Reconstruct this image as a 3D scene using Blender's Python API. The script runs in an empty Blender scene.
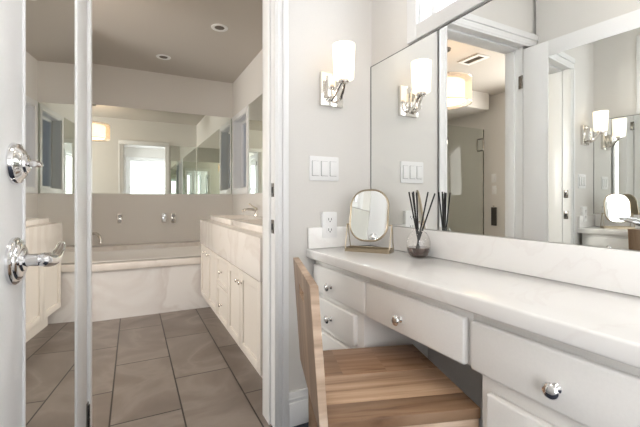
import bpy, bmesh, math
from mathutils import Vector, Matrix

scene = bpy.context.scene
COL = scene.collection
R = math.radians

# ------------------------------------------------------------------ camera
cam_data = bpy.data.cameras.new('camera')
cam = bpy.data.objects.new('camera', cam_data)
COL.objects.link(cam)
cam.location = (0.0, 0.0, 1.0)
cam.rotation_euler = (R(90), 0, R(-26.9))
cam_data.sensor_fit = 'HORIZONTAL'
cam_data.sensor_width = 36.0
cam_data.lens = 36.0 * 369.0 / 640.0
cam_data.shift_y = -14.3 / 640.0
cam_data.clip_start = 0.01
scene.camera = cam

# ------------------------------------------------------------------ world, daylight, exposure
world = bpy.data.worlds.new('sky')
scene.world = world
world.use_nodes = True
bgn = world.node_tree.nodes['Background']
bgn.inputs['Color'].default_value = (0.12, 0.36, 0.80, 1)
bgn.inputs['Strength'].default_value = 0.16


def area_light(name, loc, rot, sx, sy, power, color):
    d = bpy.data.lights.new(name, 'AREA')
    d.shape = 'RECTANGLE'
    d.size, d.size_y = sx, sy
    d.energy = power
    d.color = color
    o = bpy.data.objects.new(name, d)
    o.location = loc
    o.rotation_euler = rot
    COL.objects.link(o)
    return o


# daylight outside the windows, two of them added for fill light
area_light('daylight_over_mirror', (1.42, 1.25, 2.25), (R(90), 0, R(90)), 2.2, 1.4, 105, (0.95, 0.97, 1.0))
area_light('daylight_rear_window', (0.41, -2.62, 1.35), (R(90), 0, 0), 1.3, 1.7, 24, (0.96, 0.98, 1.0))
area_light('fill_light_nook_side', (-0.50, -1.15, 1.25), (R(90), 0, R(-90)), 1.6, 2.0, 70, (0.97, 0.98, 1.0))  # fill light shining in through the added nook window
area_light('daylight_bath_window', (1.62, 4.1, 1.6), (R(90), 0, R(90)), 1.1, 1.1, 0.6, (1.0, 0.96, 0.92))
area_light('fill_light_bath_side', (-2.62, 2.45, 1.55), (R(90), 0, R(-90)), 1.2, 1.2, 98, (1.0, 0.965, 0.91))  # fill light shining in through the added bathroom window

scene.view_settings.view_transform = 'Standard'
scene.view_settings.look = 'None'
scene.view_settings.exposure = 0.36
scene.view_settings.gamma = 1.0
scene.view_settings.use_curve_mapping = False
try:
    scene.cycles.glossy_bounces = 12
    scene.cycles.max_bounces = 16
    scene.cycles.diffuse_bounces = 6
    scene.cycles.transparent_max_bounces = 16
    scene.cycles.use_denoising = True
    scene.cycles.caustics_reflective = True
    scene.cycles.sample_clamp_indirect = 6.0
except Exception:
    pass

# ------------------------------------------------------------------ materials


def new_mat(name):
    m = bpy.data.materials.new(name)
    m.use_nodes = True
    nt = m.node_tree
    return m, nt, nt.nodes['Principled BSDF']


def ramp(nt, stops):
    n = nt.nodes.new('ShaderNodeValToRGB')
    el = n.color_ramp.elements
    while len(el) < len(stops):
        el.new(0.5)
    for e, (p, c) in zip(el, stops):
        e.position = p
        e.color = (*c, 1)
    return n


def paint(name, col, rough=0.5, bump=0.02, scale=180):
    m, nt, b = new_mat(name)
    tc = nt.nodes.new('ShaderNodeTexCoord')
    n = nt.nodes.new('ShaderNodeTexNoise')
    n.inputs['Scale'].default_value = scale
    nt.links.new(tc.outputs['Object'], n.inputs['Vector'])
    lo = tuple(c * 0.975 for c in col)
    r = ramp(nt, [(0.3, lo), (0.7, col)])
    nt.links.new(n.outputs['Fac'], r.inputs['Fac'])
    nt.links.new(r.outputs['Color'], b.inputs['Base Color'])
    b.inputs['Roughness'].default_value = rough
    bp = nt.nodes.new('ShaderNodeBump')
    bp.inputs['Strength'].default_value = bump
    bp.inputs['Distance'].default_value = 0.002
    nt.links.new(n.outputs['Fac'], bp.inputs['Height'])
    nt.links.new(bp.outputs['Normal'], b.inputs['Normal'])
    return m


def metal(name, col, rough, nscale=40):
    m, nt, b = new_mat(name)
    b.inputs['Base Color'].default_value = (*col, 1)
    b.inputs['Metallic'].default_value = 1
    tc = nt.nodes.new('ShaderNodeTexCoord')
    n = nt.nodes.new('ShaderNodeTexNoise')
    n.inputs['Scale'].default_value = nscale
    nt.links.new(tc.outputs['Object'], n.inputs['Vector'])
    mr = nt.nodes.new('ShaderNodeMapRange')
    mr.inputs['To Min'].default_value = rough * 0.8
    mr.inputs['To Max'].default_value = rough * 1.2
    nt.links.new(n.outputs['Fac'], mr.inputs['Value'])
    nt.links.new(mr.outputs['Result'], b.inputs['Roughness'])
    return m


def plain_mirror(name, col):
    m, nt, b = new_mat(name)
    b.inputs['Base Color'].default_value = (*col, 1)
    b.inputs['Metallic'].default_value = 1
    b.inputs['Roughness'].default_value = 0.0
    return m


def marble(name, base, vein, scale=2.2, vw=0.06, rough=0.18, amount=1.0):
    m, nt, b = new_mat(name)
    tc = nt.nodes.new('ShaderNodeTexCoord')
    mp = nt.nodes.new('ShaderNodeMapping')
    mp.inputs['Rotation'].default_value = (0.5, 0.7, 0.6)
    nt.links.new(tc.outputs['Object'], mp.inputs['Vector'])
    n1 = nt.nodes.new('ShaderNodeTexNoise')
    n1.inputs['Scale'].default_value = scale
    n1.inputs['Detail'].default_value = 7
    n1.inputs['Distortion'].default_value = 1.1
    nt.links.new(mp.outputs['Vector'], n1.inputs['Vector'])
    mid = tuple(x * (1 - 0.5 * amount) + y * 0.5 * amount for x, y in zip(base, vein))
    r = ramp(nt, [(0.0, base), (0.5 - vw, base), (0.5, tuple(x * (1 - amount) + y * amount for x, y in zip(base, vein))),
                  (0.5 + vw * 1.4, mid), (0.5 + vw * 3, base)])
    nt.links.new(n1.outputs['Fac'], r.inputs['Fac'])
    nt.links.new(r.outputs['Color'], b.inputs['Base Color'])
    b.inputs['Roughness'].default_value = rough
    return m


def floor_tile(name):
    m, nt, b = new_mat(name)
    tc = nt.nodes.new('ShaderNodeTexCoord')
    sp = nt.nodes.new('ShaderNodeSeparateXYZ')
    nt.links.new(tc.outputs['Object'], sp.inputs['Vector'])

    def shift(out, k):
        a = nt.nodes.new('ShaderNodeMath')
        a.operation = 'SUBTRACT'
        a.inputs[1].default_value = k
        nt.links.new(sp.outputs[out], a.inputs[0])
        return a
    cx = nt.nodes.new('ShaderNodeCombineXYZ')
    nt.links.new(shift('Y', 1.87 - 6.6 + 0.33).outputs[0], cx.inputs['X'])
    nt.links.new(shift('X', -0.0925 - 0.302 * 10).outputs[0], cx.inputs['Y'])
    br = nt.nodes.new('ShaderNodeTexBrick')
    br.offset = 0.5
    br.offset_frequency = 2
    br.inputs['Scale'].default_value = 1.0
    br.inputs['Brick Width'].default_value = 0.66
    br.inputs['Row Height'].default_value = 0.302
    br.inputs['Mortar Size'].default_value = 0.0036
    br.inputs['Mortar Smooth'].default_value = 0.0
    br.inputs['Bias'].default_value = 0.0
    br.inputs['Color1'].default_value = (0.0, 0.0, 0.0, 1)
    br.inputs['Color2'].default_value = (1, 1, 1, 1)
    br.inputs['Mortar'].default_value = (0.5, 0.5, 0.5, 1)
    nt.links.new(cx.outputs['Vector'], br.inputs['Vector'])
    # each tile gets its own slice of the veined stone
    off = nt.nodes.new('ShaderNodeVectorMath')
    off.operation = 'MULTIPLY_ADD'
    off.inputs[1].default_value = (3.1, 5.3, 7.7)
    nt.links.new(br.outputs['Color'], off.inputs[0])
    nt.links.new(tc.outputs['Object'], off.inputs[2])
    n1 = nt.nodes.new('ShaderNodeTexNoise')
    n1.inputs['Scale'].default_value = 2.3
    n1.inputs['Detail'].default_value = 6
    n1.inputs['Distortion'].default_value = 0.8
    nt.links.new(off.outputs['Vector'], n1.inputs['Vector'])
    r = ramp(nt, [(0.25, (0.135, 0.108, 0.092)), (0.47, (0.20, 0.166, 0.145)), (0.53, (0.245, 0.208, 0.182)), (0.60, (0.20, 0.168, 0.147)),
                  (0.80, (0.155, 0.127, 0.110))])
    nt.links.new(n1.outputs['Fac'], r.inputs['Fac'])
    mx = nt.nodes.new('ShaderNodeMixRGB')
    mx.inputs['Color2'].default_value = (0.022, 0.017, 0.014, 1)
    nt.links.new(br.outputs['Fac'], mx.inputs['Fac'])
    nt.links.new(r.outputs['Color'], mx.inputs['Color1'])
    nt.links.new(mx.outputs['Color'], b.inputs['Base Color'])
    b.inputs['Roughness'].default_value = 0.38
    bp = nt.nodes.new('ShaderNodeBump')
    bp.invert = True
    bp.inputs['Strength'].default_value = 0.3
    bp.inputs['Distance'].default_value = 0.002
    nt.links.new(br.outputs['Fac'], bp.inputs['Height'])
    nt.links.new(bp.outputs['Normal'], b.inputs['Normal'])
    return m


def wall_tile(name, c1, c2, grout, w=0.6, hgt=0.3):
    m, nt, b = new_mat(name)
    tc = nt.nodes.new('ShaderNodeTexCoord')
    sp = nt.nodes.new('ShaderNodeSeparateXYZ')
    nt.links.new(tc.outputs['Object'], sp.inputs['Vector'])
    ad = nt.nodes.new('ShaderNodeMath')
    ad.operation = 'ADD'
    nt.links.new(sp.outputs['X'], ad.inputs[0])
    nt.links.new(sp.outputs['Y'], ad.inputs[1])
    cx = nt.nodes.new('ShaderNodeCombineXYZ')
    nt.links.new(ad.outputs[0], cx.inputs['X'])
    nt.links.new(sp.outputs['Z'], cx.inputs['Y'])
    br = nt.nodes.new('ShaderNodeTexBrick')
    br.inputs['Scale'].default_value = 1
    br.inputs['Brick Width'].default_value = w
    br.inputs['Row Height'].default_value = hgt
    br.inputs['Mortar Size'].default_value = 0.003
    br.inputs['Color1'].default_value = (*c1, 1)
    br.inputs['Color2'].default_value = (*c2, 1)
    br.inputs['Mortar'].default_value = (*grout, 1)
    nt.links.new(cx.outputs['Vector'], br.inputs['Vector'])
    nt.links.new(br.outputs['Color'], b.inputs['Base Color'])
    b.inputs['Roughness'].default_value = 0.2
    return m


def wood(name, plank=0.1345, dark=1.0, stretch=(2.0, 30, 12), tints=None):
    """Planks along the object's X axis; each plank has its own tint."""
    m, nt, b = new_mat(name)
    tc = nt.nodes.new('ShaderNodeTexCoord')
    sp = nt.nodes.new('ShaderNodeSeparateXYZ')
    nt.links.new(tc.outputs['Object'], sp.inputs['Vector'])
    ad = nt.nodes.new('ShaderNodeMath')
    ad.operation = 'MULTIPLY_ADD'
    ad.inputs[1].default_value = 1.0 / plank
    ad.inputs[2].default_value = 1.5
    nt.links.new(sp.outputs['Y'], ad.inputs[0])
    fl = nt.nodes.new('ShaderNodeMath')
    fl.operation = 'FLOOR'
    nt.links.new(ad.outputs[0], fl.inputs[0])
    mp = nt.nodes.new('ShaderNodeMapping')
    mp.inputs['Scale'].default_value = stretch
    nt.links.new(tc.outputs['Object'], mp.inputs['Vector'])
    cb = nt.nodes.new('ShaderNodeCombineXYZ')
    nt.links.new(fl.outputs[0], cb.inputs['X'])
    nt.links.new(fl.outputs[0], cb.inputs['Z'])
    va = nt.nodes.new('ShaderNodeVectorMath')
    va.operation = 'MULTIPLY_ADD'
    va.inputs[1].default_value = (4.3, 1, 9.1)
    nt.links.new(cb.outputs['Vector'], va.inputs[0])
    nt.links.new(mp.outputs['Vector'], va.inputs[2])
    n = nt.nodes.new('ShaderNodeTexNoise')
    n.inputs['Scale'].default_value = 1.0
    n.inputs['Detail'].default_value = 5
    n.inputs['Distortion'].default_value = 0.5
    nt.links.new(va.outputs['Vector'], n.inputs['Vector'])
    d = dark
    r = ramp(nt, [(0.25, (0.20 * d, 0.115 * d, 0.065 * d)), (0.45, (0.37 * d, 0.24 * d, 0.15 * d)), (0.6, (0.46 * d, 0.32 * d, 0.215 * d)),
                  (0.8, (0.54 * d, 0.40 * d, 0.29 * d))])
    nt.links.new(n.outputs['Fac'], r.inputs['Fac'])
    tint = ramp(nt, tints or [(0.0, (0.9, 0.86, 0.83)), (0.34, (1.12, 1.12, 1.12)), (0.67, (0.78, 0.74, 0.72))])
    tint.color_ramp.interpolation = 'CONSTANT'
    dv = nt.nodes.new('ShaderNodeMath')
    dv.operation = 'MULTIPLY_ADD'
    dv.inputs[1].default_value = 1 / 3.0
    dv.inputs[2].default_value = 0.05
    nt.links.new(fl.outputs[0], dv.inputs[0])
    nt.links.new(dv.outputs[0], tint.inputs['Fac'])
    mx = nt.nodes.new('ShaderNodeMixRGB')
    mx.blend_type = 'MULTIPLY'
    mx.inputs['Fac'].default_value = 1
    nt.links.new(r.outputs['Color'], mx.inputs['Color1'])
    nt.links.new(tint.outputs['Color'], mx.inputs['Color2'])
    nt.links.new(mx.outputs['Color'], b.inputs['Base Color'])
    b.inputs['Roughness'].default_value = 0.42
    bp = nt.nodes.new('ShaderNodeBump')
    bp.inputs['Strength'].default_value = 0.08
    bp.inputs['Distance'].default_value = 0.002
    nt.links.new(n.outputs['Fac'], bp.inputs['Height'])
    nt.links.new(bp.outputs['Normal'], b.inputs['Normal'])
    return m


def seat_wood(name):
    """Three glued boards along X, each pieced from shorter staves with their own tone."""
    m, nt, b = new_mat(name)
    tc = nt.nodes.new('ShaderNodeTexCoord')
    sp = nt.nodes.new('ShaderNodeSeparateXYZ')
    nt.links.new(tc.outputs['Object'], sp.inputs['Vector'])
    yn = nt.nodes.new('ShaderNodeMapRange')
    yn.inputs['From Min'].default_value = -0.203
    yn.inputs['From Max'].default_value = 0.203
    nt.links.new(sp.outputs['Y'], yn.inputs['Value'])
    tint = ramp(nt, [(0.0, (0.80, 0.70, 0.62)), (0.187, (1.18, 1.14, 1.10)), (0.544, (0.72, 0.62, 0.55))])
    tint.color_ramp.interpolation = 'CONSTANT'
    nt.links.new(yn.outputs['Result'], tint.inputs['Fac'])
    idx = ramp(nt, [(0.0, (0.1,) * 3), (0.187, (0.5,) * 3), (0.544, (0.9,) * 3)])
    idx.color_ramp.interpolation = 'CONSTANT'
    nt.links.new(yn.outputs['Result'], idx.inputs['Fac'])
    # staves within the far board
    st = nt.nodes.new('ShaderNodeMath')
    st.operation = 'MULTIPLY_ADD'
    st.inputs[1].default_value = 7.4
    st.inputs[2].default_value = 0.35
    nt.links.new(sp.outputs['X'], st.inputs[0])
    ff = nt.nodes.new('ShaderNodeMath')
    ff.operation = 'FLOOR'
    nt.links.new(st.outputs[0], ff.inputs[0])
    far = nt.nodes.new('ShaderNodeMath')
    far.operation = 'GREATER_THAN'
    far.inputs[1].default_value = 0.544
    nt.links.new(yn.outputs['Result'], far.inputs[0])
    sg = nt.nodes.new('ShaderNodeMath')
    sg.operation = 'MULTIPLY'
    nt.links.new(ff.outputs[0], sg.inputs[0])
    nt.links.new(far.outputs[0], sg.inputs[1])
    cb = nt.nodes.new('ShaderNodeCombineXYZ')
    nt.links.new(sg.outputs[0], cb.inputs['X'])
    nt.links.new(idx.outputs['Color'], cb.inputs['Y'])
    wn = nt.nodes.new('ShaderNodeTexWhiteNoise')
    nt.links.new(cb.outputs['Vector'], wn.inputs['Vector'])
    sv = nt.nodes.new('ShaderNodeMapRange')
    sv.inputs['To Min'].default_value = 0.84
    sv.inputs['To Max'].default_value = 1.16
    nt.links.new(wn.outputs['Value'], sv.inputs['Value'])
    mp = nt.nodes.new('ShaderNodeMapping')
    mp.inputs['Scale'].default_value = (3.0, 45, 8)
    nt.links.new(tc.outputs['Object'], mp.inputs['Vector'])
    va = nt.nodes.new('ShaderNodeVectorMath')
    va.operation = 'MULTIPLY_ADD'
    va.inputs[1].default_value = (5.3, 17.0, 9.1)
    nt.links.new(cb.outputs['Vector'], va.inputs[0])
    nt.links.new(mp.outputs['Vector'], va.inputs[2])
    n = nt.nodes.new('ShaderNodeTexNoise')
    n.inputs['Scale'].default_value = 1.0
    n.inputs['Detail'].default_value = 6
    n.inputs['Distortion'].default_value = 0.6
    nt.links.new(va.outputs['Vector'], n.inputs['Vector'])
    r = ramp(nt, [(0.28, (0.20, 0.115, 0.065)), (0.42, (0.38, 0.25, 0.16)), (0.55, (0.46, 0.325, 0.22)), (0.75, (0.56, 0.42, 0.31))])
    nt.links.new(n.outputs['Fac'], r.inputs['Fac'])
    mx = nt.nodes.new('ShaderNodeMixRGB')
    mx.blend_type = 'MULTIPLY'
    mx.inputs['Fac'].default_value = 1
    nt.links.new(r.outputs['Color'], mx.inputs['Color1'])
    nt.links.new(tint.outputs['Color'], mx.inputs['Color2'])
    m2 = nt.nodes.new('ShaderNodeMixRGB')
    m2.blend_type = 'MULTIPLY'
    m2.inputs['Fac'].default_value = 1
    nt.links.new(mx.outputs['Color'], m2.inputs['Color1'])
    nt.links.new(sv.outputs['Result'], m2.inputs['Color2'])
    nt.links.new(m2.outputs['Color'], b.inputs['Base Color'])
    b.inputs['Roughness'].default_value = 0.42
    return m


def clear_glass(name, tint=(1, 1, 1), refl=1.0):
    m, nt, b = new_mat(name)
    nt.nodes.remove(b)
    tr = nt.nodes.new('ShaderNodeBsdfTransparent')
    tr.inputs['Color'].default_value = (*tint, 1)
    gl = nt.nodes.new('ShaderNodeBsdfGlossy')
    gl.inputs['Roughness'].default_value = 0.02
    lw = nt.nodes.new('ShaderNodeLayerWeight')
    lw.inputs['Blend'].default_value = 0.5
    pw = nt.nodes.new('ShaderNodeMath')
    pw.operation = 'POWER'
    pw.inputs[1].default_value = 4.0
    nt.links.new(lw.outputs['Facing'], pw.inputs[0])
    mu = nt.nodes.new('ShaderNodeMath')
    mu.operation = 'MULTIPLY_ADD'
    mu.inputs[1].default_value = 0.5 * refl
    mu.inputs[2].default_value = 0.035 * refl
    nt.links.new(pw.outputs[0], mu.inputs[0])
    mx = nt.nodes.new('ShaderNodeMixShader')
    nt.links.new(mu.outputs[0], mx.inputs['Fac'])
    nt.links.new(tr.outputs['BSDF'], mx.inputs[1])
    nt.links.new(gl.outputs['BSDF'], mx.inputs[2])
    nt.links.new(mx.outputs['Shader'], nt.nodes['Material Output'].inputs['Surface'])
    return m


def frosted_glass(name):
    m, nt, b = new_mat(name)
    b.inputs['Base Color'].default_value = (0.92, 0.93, 0.94, 1)
    b.inputs['Roughness'].default_value = 0.25
    tl = nt.nodes.new('ShaderNodeBsdfTranslucent')
    tl.inputs['Color'].default_value = (0.94, 0.95, 0.96, 1)
    tc = nt.nodes.new('ShaderNodeTexCoord')
    mp = nt.nodes.new('ShaderNodeMapping')
    mp.inputs['Scale'].default_value = (1, 9, 0.2)
    nt.links.new(tc.outputs['Object'], mp.inputs['Vector'])
    n = nt.nodes.new('ShaderNodeTexNoise')
    n.inputs['Scale'].default_value = 2.0
    nt.links.new(mp.outputs['Vector'], n.inputs['Vector'])
    mr = nt.nodes.new('ShaderNodeMapRange')
    mr.inputs['To Min'].default_value = 0.55
    mr.inputs['To Max'].default_value = 0.85
    nt.links.new(n.outputs['Fac'], mr.inputs['Value'])
    mx = nt.nodes.new('ShaderNodeMixShader')
    nt.links.new(mr.outputs['Result'], mx.inputs['Fac'])
    nt.links.new(b.outputs['BSDF'], mx.inputs[1])
    nt.links.new(tl.outputs['BSDF'], mx.inputs[2])
    nt.links.new(mx.outputs['Shader'], nt.nodes['Material Output'].inputs['Surface'])
    return m


def glowing(name, col, strength, base=(0.9, 0.88, 0.84)):
    m, nt, b = new_mat(name)
    b.inputs['Base Color'].default_value = (*base, 1)
    b.inputs['Roughness'].default_value = 0.35
    b.inputs['Emission Color'].default_value = (*col, 1)
    b.inputs['Emission Strength'].default_value = strength
    return m


def sheer(name, col, alpha):
    m, nt, b = new_mat(name)
    b.inputs['Base Color'].default_value = (*col, 1)
    b.inputs['Roughness'].default_value = 0.8
    tr = nt.nodes.new('ShaderNodeBsdfTransparent')
    tl = nt.nodes.new('ShaderNodeBsdfTranslucent')
    tl.inputs['Color'].default_value = (*col, 1)
    tc = nt.nodes.new('ShaderNodeTexCoord')
    n = nt.nodes.new('ShaderNodeTexNoise')
    n.inputs['Scale'].default_value = 400
    nt.links.new(tc.outputs['Object'], n.inputs['Vector'])
    mr = nt.nodes.new('ShaderNodeMapRange')
    mr.inputs['To Min'].default_value = alpha - 0.1
    mr.inputs['To Max'].default_value = alpha + 0.1
    nt.links.new(n.outputs['Fac'], mr.inputs['Value'])
    m1 = nt.nodes.new('ShaderNodeMixShader')
    m1.inputs['Fac'].default_value = 0.5
    nt.links.new(b.outputs['BSDF'], m1.inputs[1])
    nt.links.new(tl.outputs['BSDF'], m1.inputs[2])
    m2 = nt.nodes.new('ShaderNodeMixShader')
    nt.links.new(mr.outputs['Result'], m2.inputs['Fac'])
    nt.links.new(tr.outputs['BSDF'], m2.inputs[1])
    nt.links.new(m1.outputs['Shader'], m2.inputs[2])
    nt.links.new(m2.outputs['Shader'], nt.nodes['Material Output'].inputs['Surface'])
    return m


def carpet(name):
    m, nt, b = new_mat(name)
    tc = nt.nodes.new('ShaderNodeTexCoord')
    n = nt.nodes.new('ShaderNodeTexNoise')
    n.inputs['Scale'].default_value = 260
    nt.links.new(tc.outputs['Object'], n.inputs['Vector'])
    r = ramp(nt, [(0.3, (0.018, 0.022, 0.036)), (0.7, (0.055, 0.062, 0.085))])
    nt.links.new(n.outputs['Fac'], r.inputs['Fac'])
    nt.links.new(r.outputs['Color'], b.inputs['Base Color'])
    b.inputs['Roughness'].default_value = 0.95
    bp = nt.nodes.new('ShaderNodeBump')
    bp.inputs['Strength'].default_value = 0.5
    bp.inputs['Distance'].default_value = 0.004
    nt.links.new(n.outputs['Fac'], bp.inputs['Height'])
    nt.links.new(bp.outputs['Normal'], b.inputs['Normal'])
    return m


M = dict(
    wall=paint('wall_paint', (0.73, 0.71, 0.68), 0.6),
    bathwall=paint('bath_wall_paint', (0.76, 0.735, 0.70), 0.6),
    ceil=paint('ceiling_paint', (0.74, 0.72, 0.69), 0.7),
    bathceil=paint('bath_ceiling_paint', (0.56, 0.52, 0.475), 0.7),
    trim=paint('trim_gloss_paint', (0.82, 0.82, 0.82), 0.3, 0.005),
    cab=paint('cabinet_paint', (0.86, 0.845, 0.82), 0.32, 0.006),
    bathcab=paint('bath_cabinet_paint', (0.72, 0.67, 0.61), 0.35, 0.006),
    quartz=marble('white_quartz', (0.87, 0.86, 0.845), (0.80, 0.77, 0.755), 2.6, 0.012, 0.14, 0.4),
    marble=marble('veined_marble', (0.80, 0.785, 0.775), (0.64, 0.59, 0.57), 1.7, 0.05, 0.2, 0.6),
    creammarble=marble('cream_marble', (0.78, 0.735, 0.69), (0.70, 0.64, 0.59), 2.2, 0.05, 0.2, 0.8),
    tile=floor_tile('floor_tile_stone'),
    carpet=carpet('dark_carpet'),
    showertile=wall_tile('shower_tile', (0.42, 0.395, 0.36), (0.47, 0.44, 0.405), (0.30, 0.28, 0.255)),
    mirror=plain_mirror('mirror_silver', (0.90, 0.91, 0.895)),
    mirrorfar=plain_mirror('bath_mirror_silver', (0.85, 0.885, 0.845)),
    mirroredge=paint('mirror_edge', (0.10, 0.11, 0.105), 0.3),
    chrome=metal('chrome', (0.78, 0.78, 0.79), 0.06),
    nickel=metal('polished_nickel', (0.80, 0.77, 0.73), 0.10),
    darkmetal=metal('dark_nickel', (0.30, 0.28, 0.26), 0.25),
    brass=metal('brushed_brass', (0.40, 0.335, 0.245), 0.33),
    wood=wood('seat_wood'),
    seatwood=seat_wood('seat_planks'),
    woodback=wood('back_wood', 0.14, 1.15, (14, 22, 2.0), [(0.0, (0.86, 0.88, 0.92)), (0.34, (1.0, 1.04, 1.1)), (0.67, (0.92, 0.95, 1.0))]),
    woodedge=wood('edge_wood', 0.5, 1.8, (4, 30, 30), [(0.0, (0.92, 1.04, 1.2)), (0.34, (0.92, 1.04, 1.2)), (0.67, (0.92, 1.04, 1.2))]),
    glass=clear_glass('window_glass'),
    frosted=frosted_glass('frosted_window_glass'),
    showerglass=clear_glass('shower_glass', (0.94, 0.96, 0.945)),
    vaseglass=clear_glass('vase_glass', (0.99, 0.985, 0.98), 1.3),
    reed=paint('black_reed', (0.012, 0.011, 0.011), 0.6),
    plastic=paint('white_plastic', (0.86, 0.86, 0.86), 0.3, 0.0),
    dark=paint('dark_slot', (0.03, 0.03, 0.03), 0.6),
    grille=paint('grille_dark', (0.14, 0.12, 0.10), 0.6),
    shade=glowing('frosted_glass_shade', (1.0, 0.82, 0.62), 1.15),
    drum=glowing('drum_diffuser', (1.0, 0.68, 0.40), 3.0),
    addedlamp=glowing('added_lamp_glow', (1.0, 0.92, 0.82), 18.0),  # glow of the lamp added to brighten the nook
    sheer=sheer('sheer_drum_fabric', (0.80, 0.68, 0.54), 0.32),
    blind=paint('roller_blind_fabric', (0.84, 0.84, 0.83), 0.8),
    porcelain=paint('white_porcelain', (0.82, 0.79, 0.75), 0.12, 0.0),
    towel=paint('dark_towel', (0.05, 0.045, 0.04), 0.9, 0.3, 300),
)
_liq, _nt, _b = new_mat('amber_oil')
_b.inputs['Base Color'].default_value = (0.045, 0.017, 0.011, 1)
_b.inputs['Roughness'].default_value = 0.08
_b.inputs['Coat Weight'].default_value = 0.5
M['oil'] = _liq

# ------------------------------------------------------------------ mesh helpers


class B:
    """Collects shapes; build() links them as one mesh object."""

    def __init__(self):
        self.bm = bmesh.new()

    def _merge(self, bm, mat=None):
        if mat is not None:
            bmesh.ops.transform(bm, matrix=mat, verts=bm.verts)
        me = bpy.data.meshes.new('tmp')
        bm.to_mesh(me)
        bm.free()
        self.bm.from_mesh(me)
        bpy.data.meshes.remove(me)
        return self

    def box(self, x0, x1, y0, y1, z0, z1, bev=0.0, seg=2, mat=None):
        bm = bmesh.new()
        bmesh.ops.create_cube(bm, size=1)
        for v in bm.verts:
            v.co = Vector(((x0 + x1) / 2 + v.co.x * (x1 - x0), (y0 + y1) / 2 + v.co.y * (y1 - y0), (z0 + z1) / 2 + v.co.z * (z1 - z0)))
        if bev > 0:
            bmesh.ops.bevel(bm, geom=bm.edges[:], offset=bev, segments=seg, profile=0.5, affect='EDGES')
        return self._merge(bm, mat)

    def tube(self, pts, r, n=10, closed=False, caps=True, mat=None):
        pts = [Vector(p) for p in pts]
        rs = r if isinstance(r, (list, tuple)) else [r] * len(pts)
        bm = bmesh.new()
        rings = []
        N = len(pts)
        up = None
        for i, p in enumerate(pts):
            if closed:
                t = (pts[(i + 1) % N] - pts[i - 1]).normalized()
            else:
                t = (pts[min(i + 1, N - 1)] - pts[max(i - 1, 0)]).normalized()
            if up is None:
                up = t.orthogonal().normalized()
            else:
                up = (up - t * up.dot(t)).normalized()
            w = t.cross(up)
            rings.append([bm.verts.new(p + (up * math.cos(a) + w * math.sin(a)) * rs[i]) for a in (2 * math.pi * k / n for k in range(n))])
        for i in range(N if closed else N - 1):
            a, b = rings[i], rings[(i + 1) % N]
            off = 0
            if closed and i == N - 1:
                off = min(range(n), key=lambda q: (b[q].co - a[0].co).length)
            for k in range(n):
                bm.faces.new((a[k], a[(k + 1) % n], b[(k + 1 + off) % n], b[(k + off) % n]))
        if caps and not closed:
            bm.faces.new(rings[0][::-1])
            bm.faces.new(rings[-1])
        bmesh.ops.recalc_face_normals(bm, faces=bm.faces[:])
        return self._merge(bm, mat)

    def lathe(self, prof, n=32, mat=None, close=False):
        """Profile of (radius, height) spun about Z."""
        bm = bmesh.new()
        rings = []
        for r, z in prof:
            if r < 1e-6:
                rings.append([bm.verts.new((0, 0, z))])
            else:
                rings.append([bm.verts.new((r * math.cos(a), r * math.sin(a), z)) for a in (2 * math.pi * k / n for k in range(n))])
        pairs = list(zip(rings, rings[1:]))
        if close:
            pairs.append((rings[-1], rings[0]))
        for a, b in pairs:
            for k in range(n):
                k2 = (k + 1) % n
                if len(a) == 1 and len(b) == 1:
                    continue
                if len(a) == 1:
                    bm.faces.new((a[0], b[k], b[k2]))
                elif len(b) == 1:
                    bm.faces.new((a[k], a[k2], b[0]))
                else:
                    bm.faces.new((a[k], a[k2], b[k2], b[k]))
        bmesh.ops.recalc_face_normals(bm, faces=bm.faces[:])
        return self._merge(bm, mat)

    def prism(self, outline, depth, mat=None, bev=0.0):
        """A 2-D outline in XY pushed out along +Z."""
        bm = bmesh.new()
        lo = [bm.verts.new((x, y, 0)) for x, y in outline]
        hi = [bm.verts.new((x, y, depth)) for x, y in outline]
        n = len(lo)
        bm.faces.new(lo[::-1])
        bm.faces.new(hi)
        for k in range(n):
            bm.faces.new((lo[k], lo[(k + 1) % n], hi[(k + 1) % n], hi[k]))
        bmesh.ops.recalc_face_normals(bm, faces=bm.faces[:])
        if bev:
            bmesh.ops.bevel(bm, geom=bm.edges[:], offset=bev, segments=2, profile=0.5, affect='EDGES')
        return self._merge(bm, mat)

    def panel(self, o, ux, uy, w, hgt, d, border=0.055, recess=0.008, bev=0.003):
        """A shaker door or drawer front: frame with a recessed flat centre; o is a lower corner, ux along the width, uy up, front at ux x uy."""
        ux, uy = Vector(ux), Vector(uy)
        n = ux.cross(uy)
        mt = Matrix.Translation(Vector(o)) @ Matrix((ux, uy, n)).transposed().to_4x4()
        e = border
        self.box(0, e, 0, hgt, 0, d, bev, 2, mt)
        self.box(w - e, w, 0, hgt, 0, d, bev, 2, mt)
        self.box(e - 0.001, w - e + 0.001, 0, e, 0, d, bev, 2, mt)
        self.box(e - 0.001, w - e + 0.001, hgt - e, hgt, 0, d, bev, 2, mt)
        self.box(e - 0.001, w - e + 0.001, e - 0.001, hgt - e + 0.001, 0, d - recess, 0, 1, mt)
        return self

    def build(self, name, mat, parent=None, world=False, angle=35):
        if world and parent is not None:
            bmesh.ops.translate(self.bm, verts=self.bm.verts, vec=-parent.location)
        me = bpy.data.meshes.new(name)
        self.bm.to_mesh(me)
        self.bm.free()
        for p in me.polygons:
            p.use_smooth = True
        try:
            me.set_sharp_from_angle(angle=R(angle))
        except Exception:
            pass
        me.materials.append(mat)
        o = bpy.data.objects.new(name, me)
        COL.objects.link(o)
        if parent is not None:
            o.parent = parent
        return o


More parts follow.
